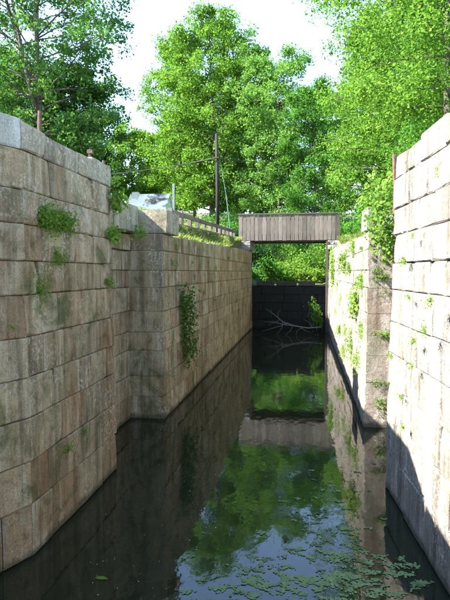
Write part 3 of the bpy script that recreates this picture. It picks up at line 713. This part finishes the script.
wall_tuft(L_(56, 257), PL, .15, 520, .18, 'wide green tuft in the middle of the near left wall', 'grass tufts on near left wall')
wall_tuft(L_(42, 288), PL, .14, 520, .16, 'mossy tuft below the other tufts on the near left wall', 'grass tufts on near left wall')
wall_tuft(L_(12, 328), PL, .03, 60, .12, 'tiny weed in a joint at the left edge of the picture', 'grass tufts on near left wall')
wall_leaves([L_(112, 196), L_(110, 214)], PL, .13, 200, .07, 'leafy fern hanging at the far top corner of the near left wall', mat='leaf_weed', name='wall_fern', cat='fern', stem=False)
wall_leaves([L_(110, 226), L_(109, 238)], PL, .10, 150, .06, 'small leafy weed under the fern at the near left wall corner', mat='leaf_weed', name='wall_weed', cat='weed', stem=False)
wall_tuft(L_(108, 282), PL, .06, 130, .16, 'green tuft at the far edge of the near left wall, mid height', 'grass tufts on near left wall')
wall_tuft(L_(66, 448), PL, .06, 120, .12, 'small moss tuft low on the near left wall', 'grass tufts on near left wall')
wall_tuft(L_(86, 430), PL, .05, 90, .12, 'smallest moss tuft low on the near left wall, right of another', 'grass tufts on near left wall')
wall_leaves([L_(181, 292), L_(183, 312), L_(182, 335), L_(185, 358)], PL, .22, 1100, .065, 'large hanging leafy vine on the long left wall', thick=.2)
wall_leaves([ony(133, 228, 11.2), ony(138, 236, 11.6)], PL, .14, 120, .06, 'mossy weed beneath the coping of the left recess', mat='leaf_weed', name='wall_weed', cat='weed', stem=False)
for i, (u, v) in enumerate([(204, 292), (214, 300), (221, 268), (228, 258), (208, 262), (197, 318), (206, 322), (176, 246), (192, 262), (236, 300), (215, 330), (231, 275), (172, 262), (239, 318), (203, 250)]):
    wall_tuft(L_(u, v), PL, .07, 70, .14, 'small green tuft in the joints of the long left wall', 'tufts on the long left wall')
for i, (u, v) in enumerate([(408, 297), (430, 301), (413, 340), (391, 356), (411, 366), (400, 397), (412, 236), (404, 262), (424, 330), (436, 172), (403, 428)]):
    wall_tuft(R_(u, v), PR, .04, 80, .11, 'small yellow-green fern in the joints of the near right wall', 'ferns on the near right wall', name='wall_fern', cat='fern')
for i, (u, v) in enumerate([(381, 278), (385, 293), (384, 335), (375, 381), (383, 384), (377, 270), (381, 404)]):
    wall_tuft(ony(u, v, Y1 - .01), PRET, .10, 110, .16, 'green fern hanging from the right pier face', 'ferns on the right pier', name='wall_fern', cat='fern')
for i, (u, v) in enumerate([(362, 282), (350, 268), (341, 300), (346, 330), (338, 285), (352, 345), (358, 360), (344, 352), (354, 247), (347, 252), (362, 330), (336, 312), (340, 330), (365, 262)]):
    wall_tuft(R_(u, v), PR, .24, 240, .24, 'yellow-green weed tuft on the long right wall', 'weeds on the long right wall')
wall_leaves([R_(357, 292), R_(358, 302), R_(356, 314)], PR, .16, 260, .08, 'round leafy weed in the middle of the long right wall', mat='leaf_weed', name='wall_weed', cat='weed', stem=False)
wall_leaves([R_(333, 252), R_(335, 266), R_(334, 284)], PR, .27, 380, .10, 'leafy growth spilling over the far end of the right wall', mat='leaf_weed', name='wall_weed', cat='weed', stem=False)
wall_leaves([R_(346, 256), R_(345, 268)], PR, .2, 200, .08, 'bright weed patch high on the long right wall', mat='leaf_weed', name='wall_weed', cat='weed', stem=False)
wall_leaves([ony(317, 305, 29.5), ony(320, 316, 29.6), ony(324, 322, 29.5)], PR, .36, 420, .12, 'dark leafy bush hanging over the water at the far right corner', mat='leaf_vine', name='wall_bush', cat='shrub', thick=.35)
yv = Y0 - .02
wall_leaves([ony(388, 186, 11.6), ony(387, 204, 11.6), ony(389, 222, 11.7), ony(391, 240, 11.8), ony(394, 250, 11.8)], (-.5, -.85, 0), .24, 1300, .07, 'climbing vine hanging in the right gate recess beside the rusty post', mat='leaf_weed', thick=.2)

# iron work
ia, ib = ony(394.5, 154, Y0 - .05), ony(394.5, 214, Y0 - .05)
o = MB().tube([ib, ib + (ia - ib) * .33 + np.array([.01, 0, 0]), ib + (ia - ib) * .7, ia], [.03, .026, .03, .034], 8).single('iron_post', M['rust']); tag(o, 'rusty upright iron post at the corner of the near right wall', 'iron post')
for (u, v, hgt, r, mt, lb) in ((39.5, 137, .26, .02, 'rust', 'thick rusty iron pin on top of the left wall, nearest'), (90, 160, .14, .02, 'rust_dark', 'dark iron pin farther along the top of the left wall'), (103.5, 167, .08, .025, 'rust_dark', 'short iron stub at the far end of the left wall top')):
    p = onx(u, v, XL - .16); p[2] = 5.08
    m = MB().tube([p, p + np.array([0, 0, hgt * .5 + .08]), p + np.array([.005, 0, hgt + .1])], [r, r * 1.1, r * .95], 8)
    if u == 90: m.box(p + np.array([-.04, -.03, hgt + .03]), p + np.array([.05, .035, hgt + .09]), .005)
    tag(m.single('iron_pin', M[mt]), lb, 'iron pin')

# ------------------------------------------------------------------ on the water
def dead_branch():
    m = MB(); a = np.array(onz(322, 333)); a[1] = 29.6; a[0] = 1.0; a[2] = .05
    P = lambda u, v: ony(u, v, 29.4)
    m.tube([P(322, 327), P(308, 328), P(295, 326), P(283, 322), P(275, 315), P(265, 308)], [0.0310, 0.0310, 0.0279, 0.0217, 0.0155, 0.0074], 6)
    m.tube([P(297, 326), P(286, 325), P(274, 322), P(264, 322)], [0.0217, 0.0186, 0.0136, 0.0062], 5)
    m.tube([P(283, 322), P(282, 328), P(277, 334)], [0.0155, 0.0124, 0.0062], 5)
    m.tube([P(293, 326), P(290, 331), P(284, 336)], [0.0155, 0.0112, 0.0062], 5)
    m.tube([P(300, 327), P(306, 331), P(312, 333)], [0.0155, 0.0124, 0.0062], 5)
    m.tube([P(272, 313), P(271, 309)], [0.0093, 0.0037], 4)
    m.tube([P(288, 323), P(280, 326), P(270, 329), P(262, 331)], [.018, .015, .011, .006], 5)
    m.tube([P(303, 327), P(297, 331), P(296, 336)], [.016, .012, .006], 5); m.tube([P(280, 319), P(276, 322), P(268, 325)], [.012, .009, .004], 4)
    m.tube([P(312, 327.5), P(309, 322), P(303, 319)], [.014, .01, .005], 4); m.tube([P(278, 317.5), P(278, 312), P(281, 309)], [.011, .008, .004], 4)
    return m.single('fallen_branch', M['deadwood'])
tag(dead_branch(), 'bleached fallen branch lying in the water before the dark wall', 'branch')

def flat_bits(name, items, mat, label, cat):
    V = []; Fc = []
    for x, y, r in items:
        k = rng.integers(6, 10); n0 = len(V); z = rng.uniform(.003, .008); ph = rng.uniform(0, 6.28); el = rng.uniform(.55, 1)
        for j in range(k):
            a = 2 * math.pi * j / k; rr = r * rng.uniform(.6, 1.2); dx, dy = math.cos(a) * rr, math.sin(a) * rr * el
            V.append((x + dx * math.cos(ph) - dy * math.sin(ph), y + dx * math.sin(ph) + dy * math.cos(ph), z))
        Fc.append(list(range(n0, n0 + k)))
    o = link(name, mesh_np(name, V, polys=Fc, mat=mat)); tag(o, label, cat, kind='stuff')
it = []
# clumps of duckweed: photo-space seeds turned into water positions
seeds = []
for _ in range(150):
    u = rng.normal(325, 50); v = rng.normal(580, 22)
    if 505 < v < 640 and 205 < u < 425: seeds.append((u, v, 1.0))
for _ in range(46):
    u = rng.normal(330, 28); v = rng.uniform(462, 550)
    if u < 385: seeds.append((u, v, .55))
for _ in range(10): seeds.append((rng.uniform(185, 260), rng.uniform(555, 612), .8))
for u, v, s in seeds:
    c = onz(u, v); aa = rng.uniform(-.7, .7); el = rng.uniform(.03, .13) * s, rng.uniform(.02, .06) * s
    for q in range(int(el[0] * el[1] * 9000) + 4):
        th = rng.uniform(0, 6.283); rr = math.sqrt(rng.random()) * (1 + .35 * math.sin(3 * th + aa * 5)) * (1.5 if rng.random() < .12 else 1)
        g1, g2 = rr * math.cos(th) * el[0], rr * math.sin(th) * el[1]
        x, y = c[0] + g1 * math.cos(aa) - g2 * math.sin(aa), c[1] + g1 * math.sin(aa) + g2 * math.cos(aa)
        if x < 1.25 + .07 * max(0, 8.5 - y) and x > -2.9: it.append((x, y, rng.uniform(.006, .024)))
flat_bits('floating_duckweed', it, M['algae'], 'grey green duckweed floating on the water at lower right', 'duckweed')
it = []
for _ in range(130):
    u, v = rng.uniform(60, 380), 340 + 260 * math.sqrt(rng.random()); c = onz(u, v)
    if XL + .1 < c[0] < XR - .05 and c[1] < 30: it.append((c[0], c[1], rng.uniform(.003, .011)))
flat_bits('floating_debris', it, M['debris'], 'pale specks of debris scattered over the dark water', 'debris')
c = onz(101, 579); o = MB(); 
lv = [(-.075, 0, 0), (-.03, .028, .006), (.02, .032, .008), (.06, .014, .004), (.085, 0, 0), (.06, -.016, .004), (.02, -.03, .006), (-.03, -.026, .004)]
o.v = [np.array(q) + np.array([c[0], c[1], .008]) for q in lv]; o.f = [list(range(8))]
tag(o.single('floating_leaf', M['leaf_weed']), 'single green leaf floating at lower left', 'leaf')
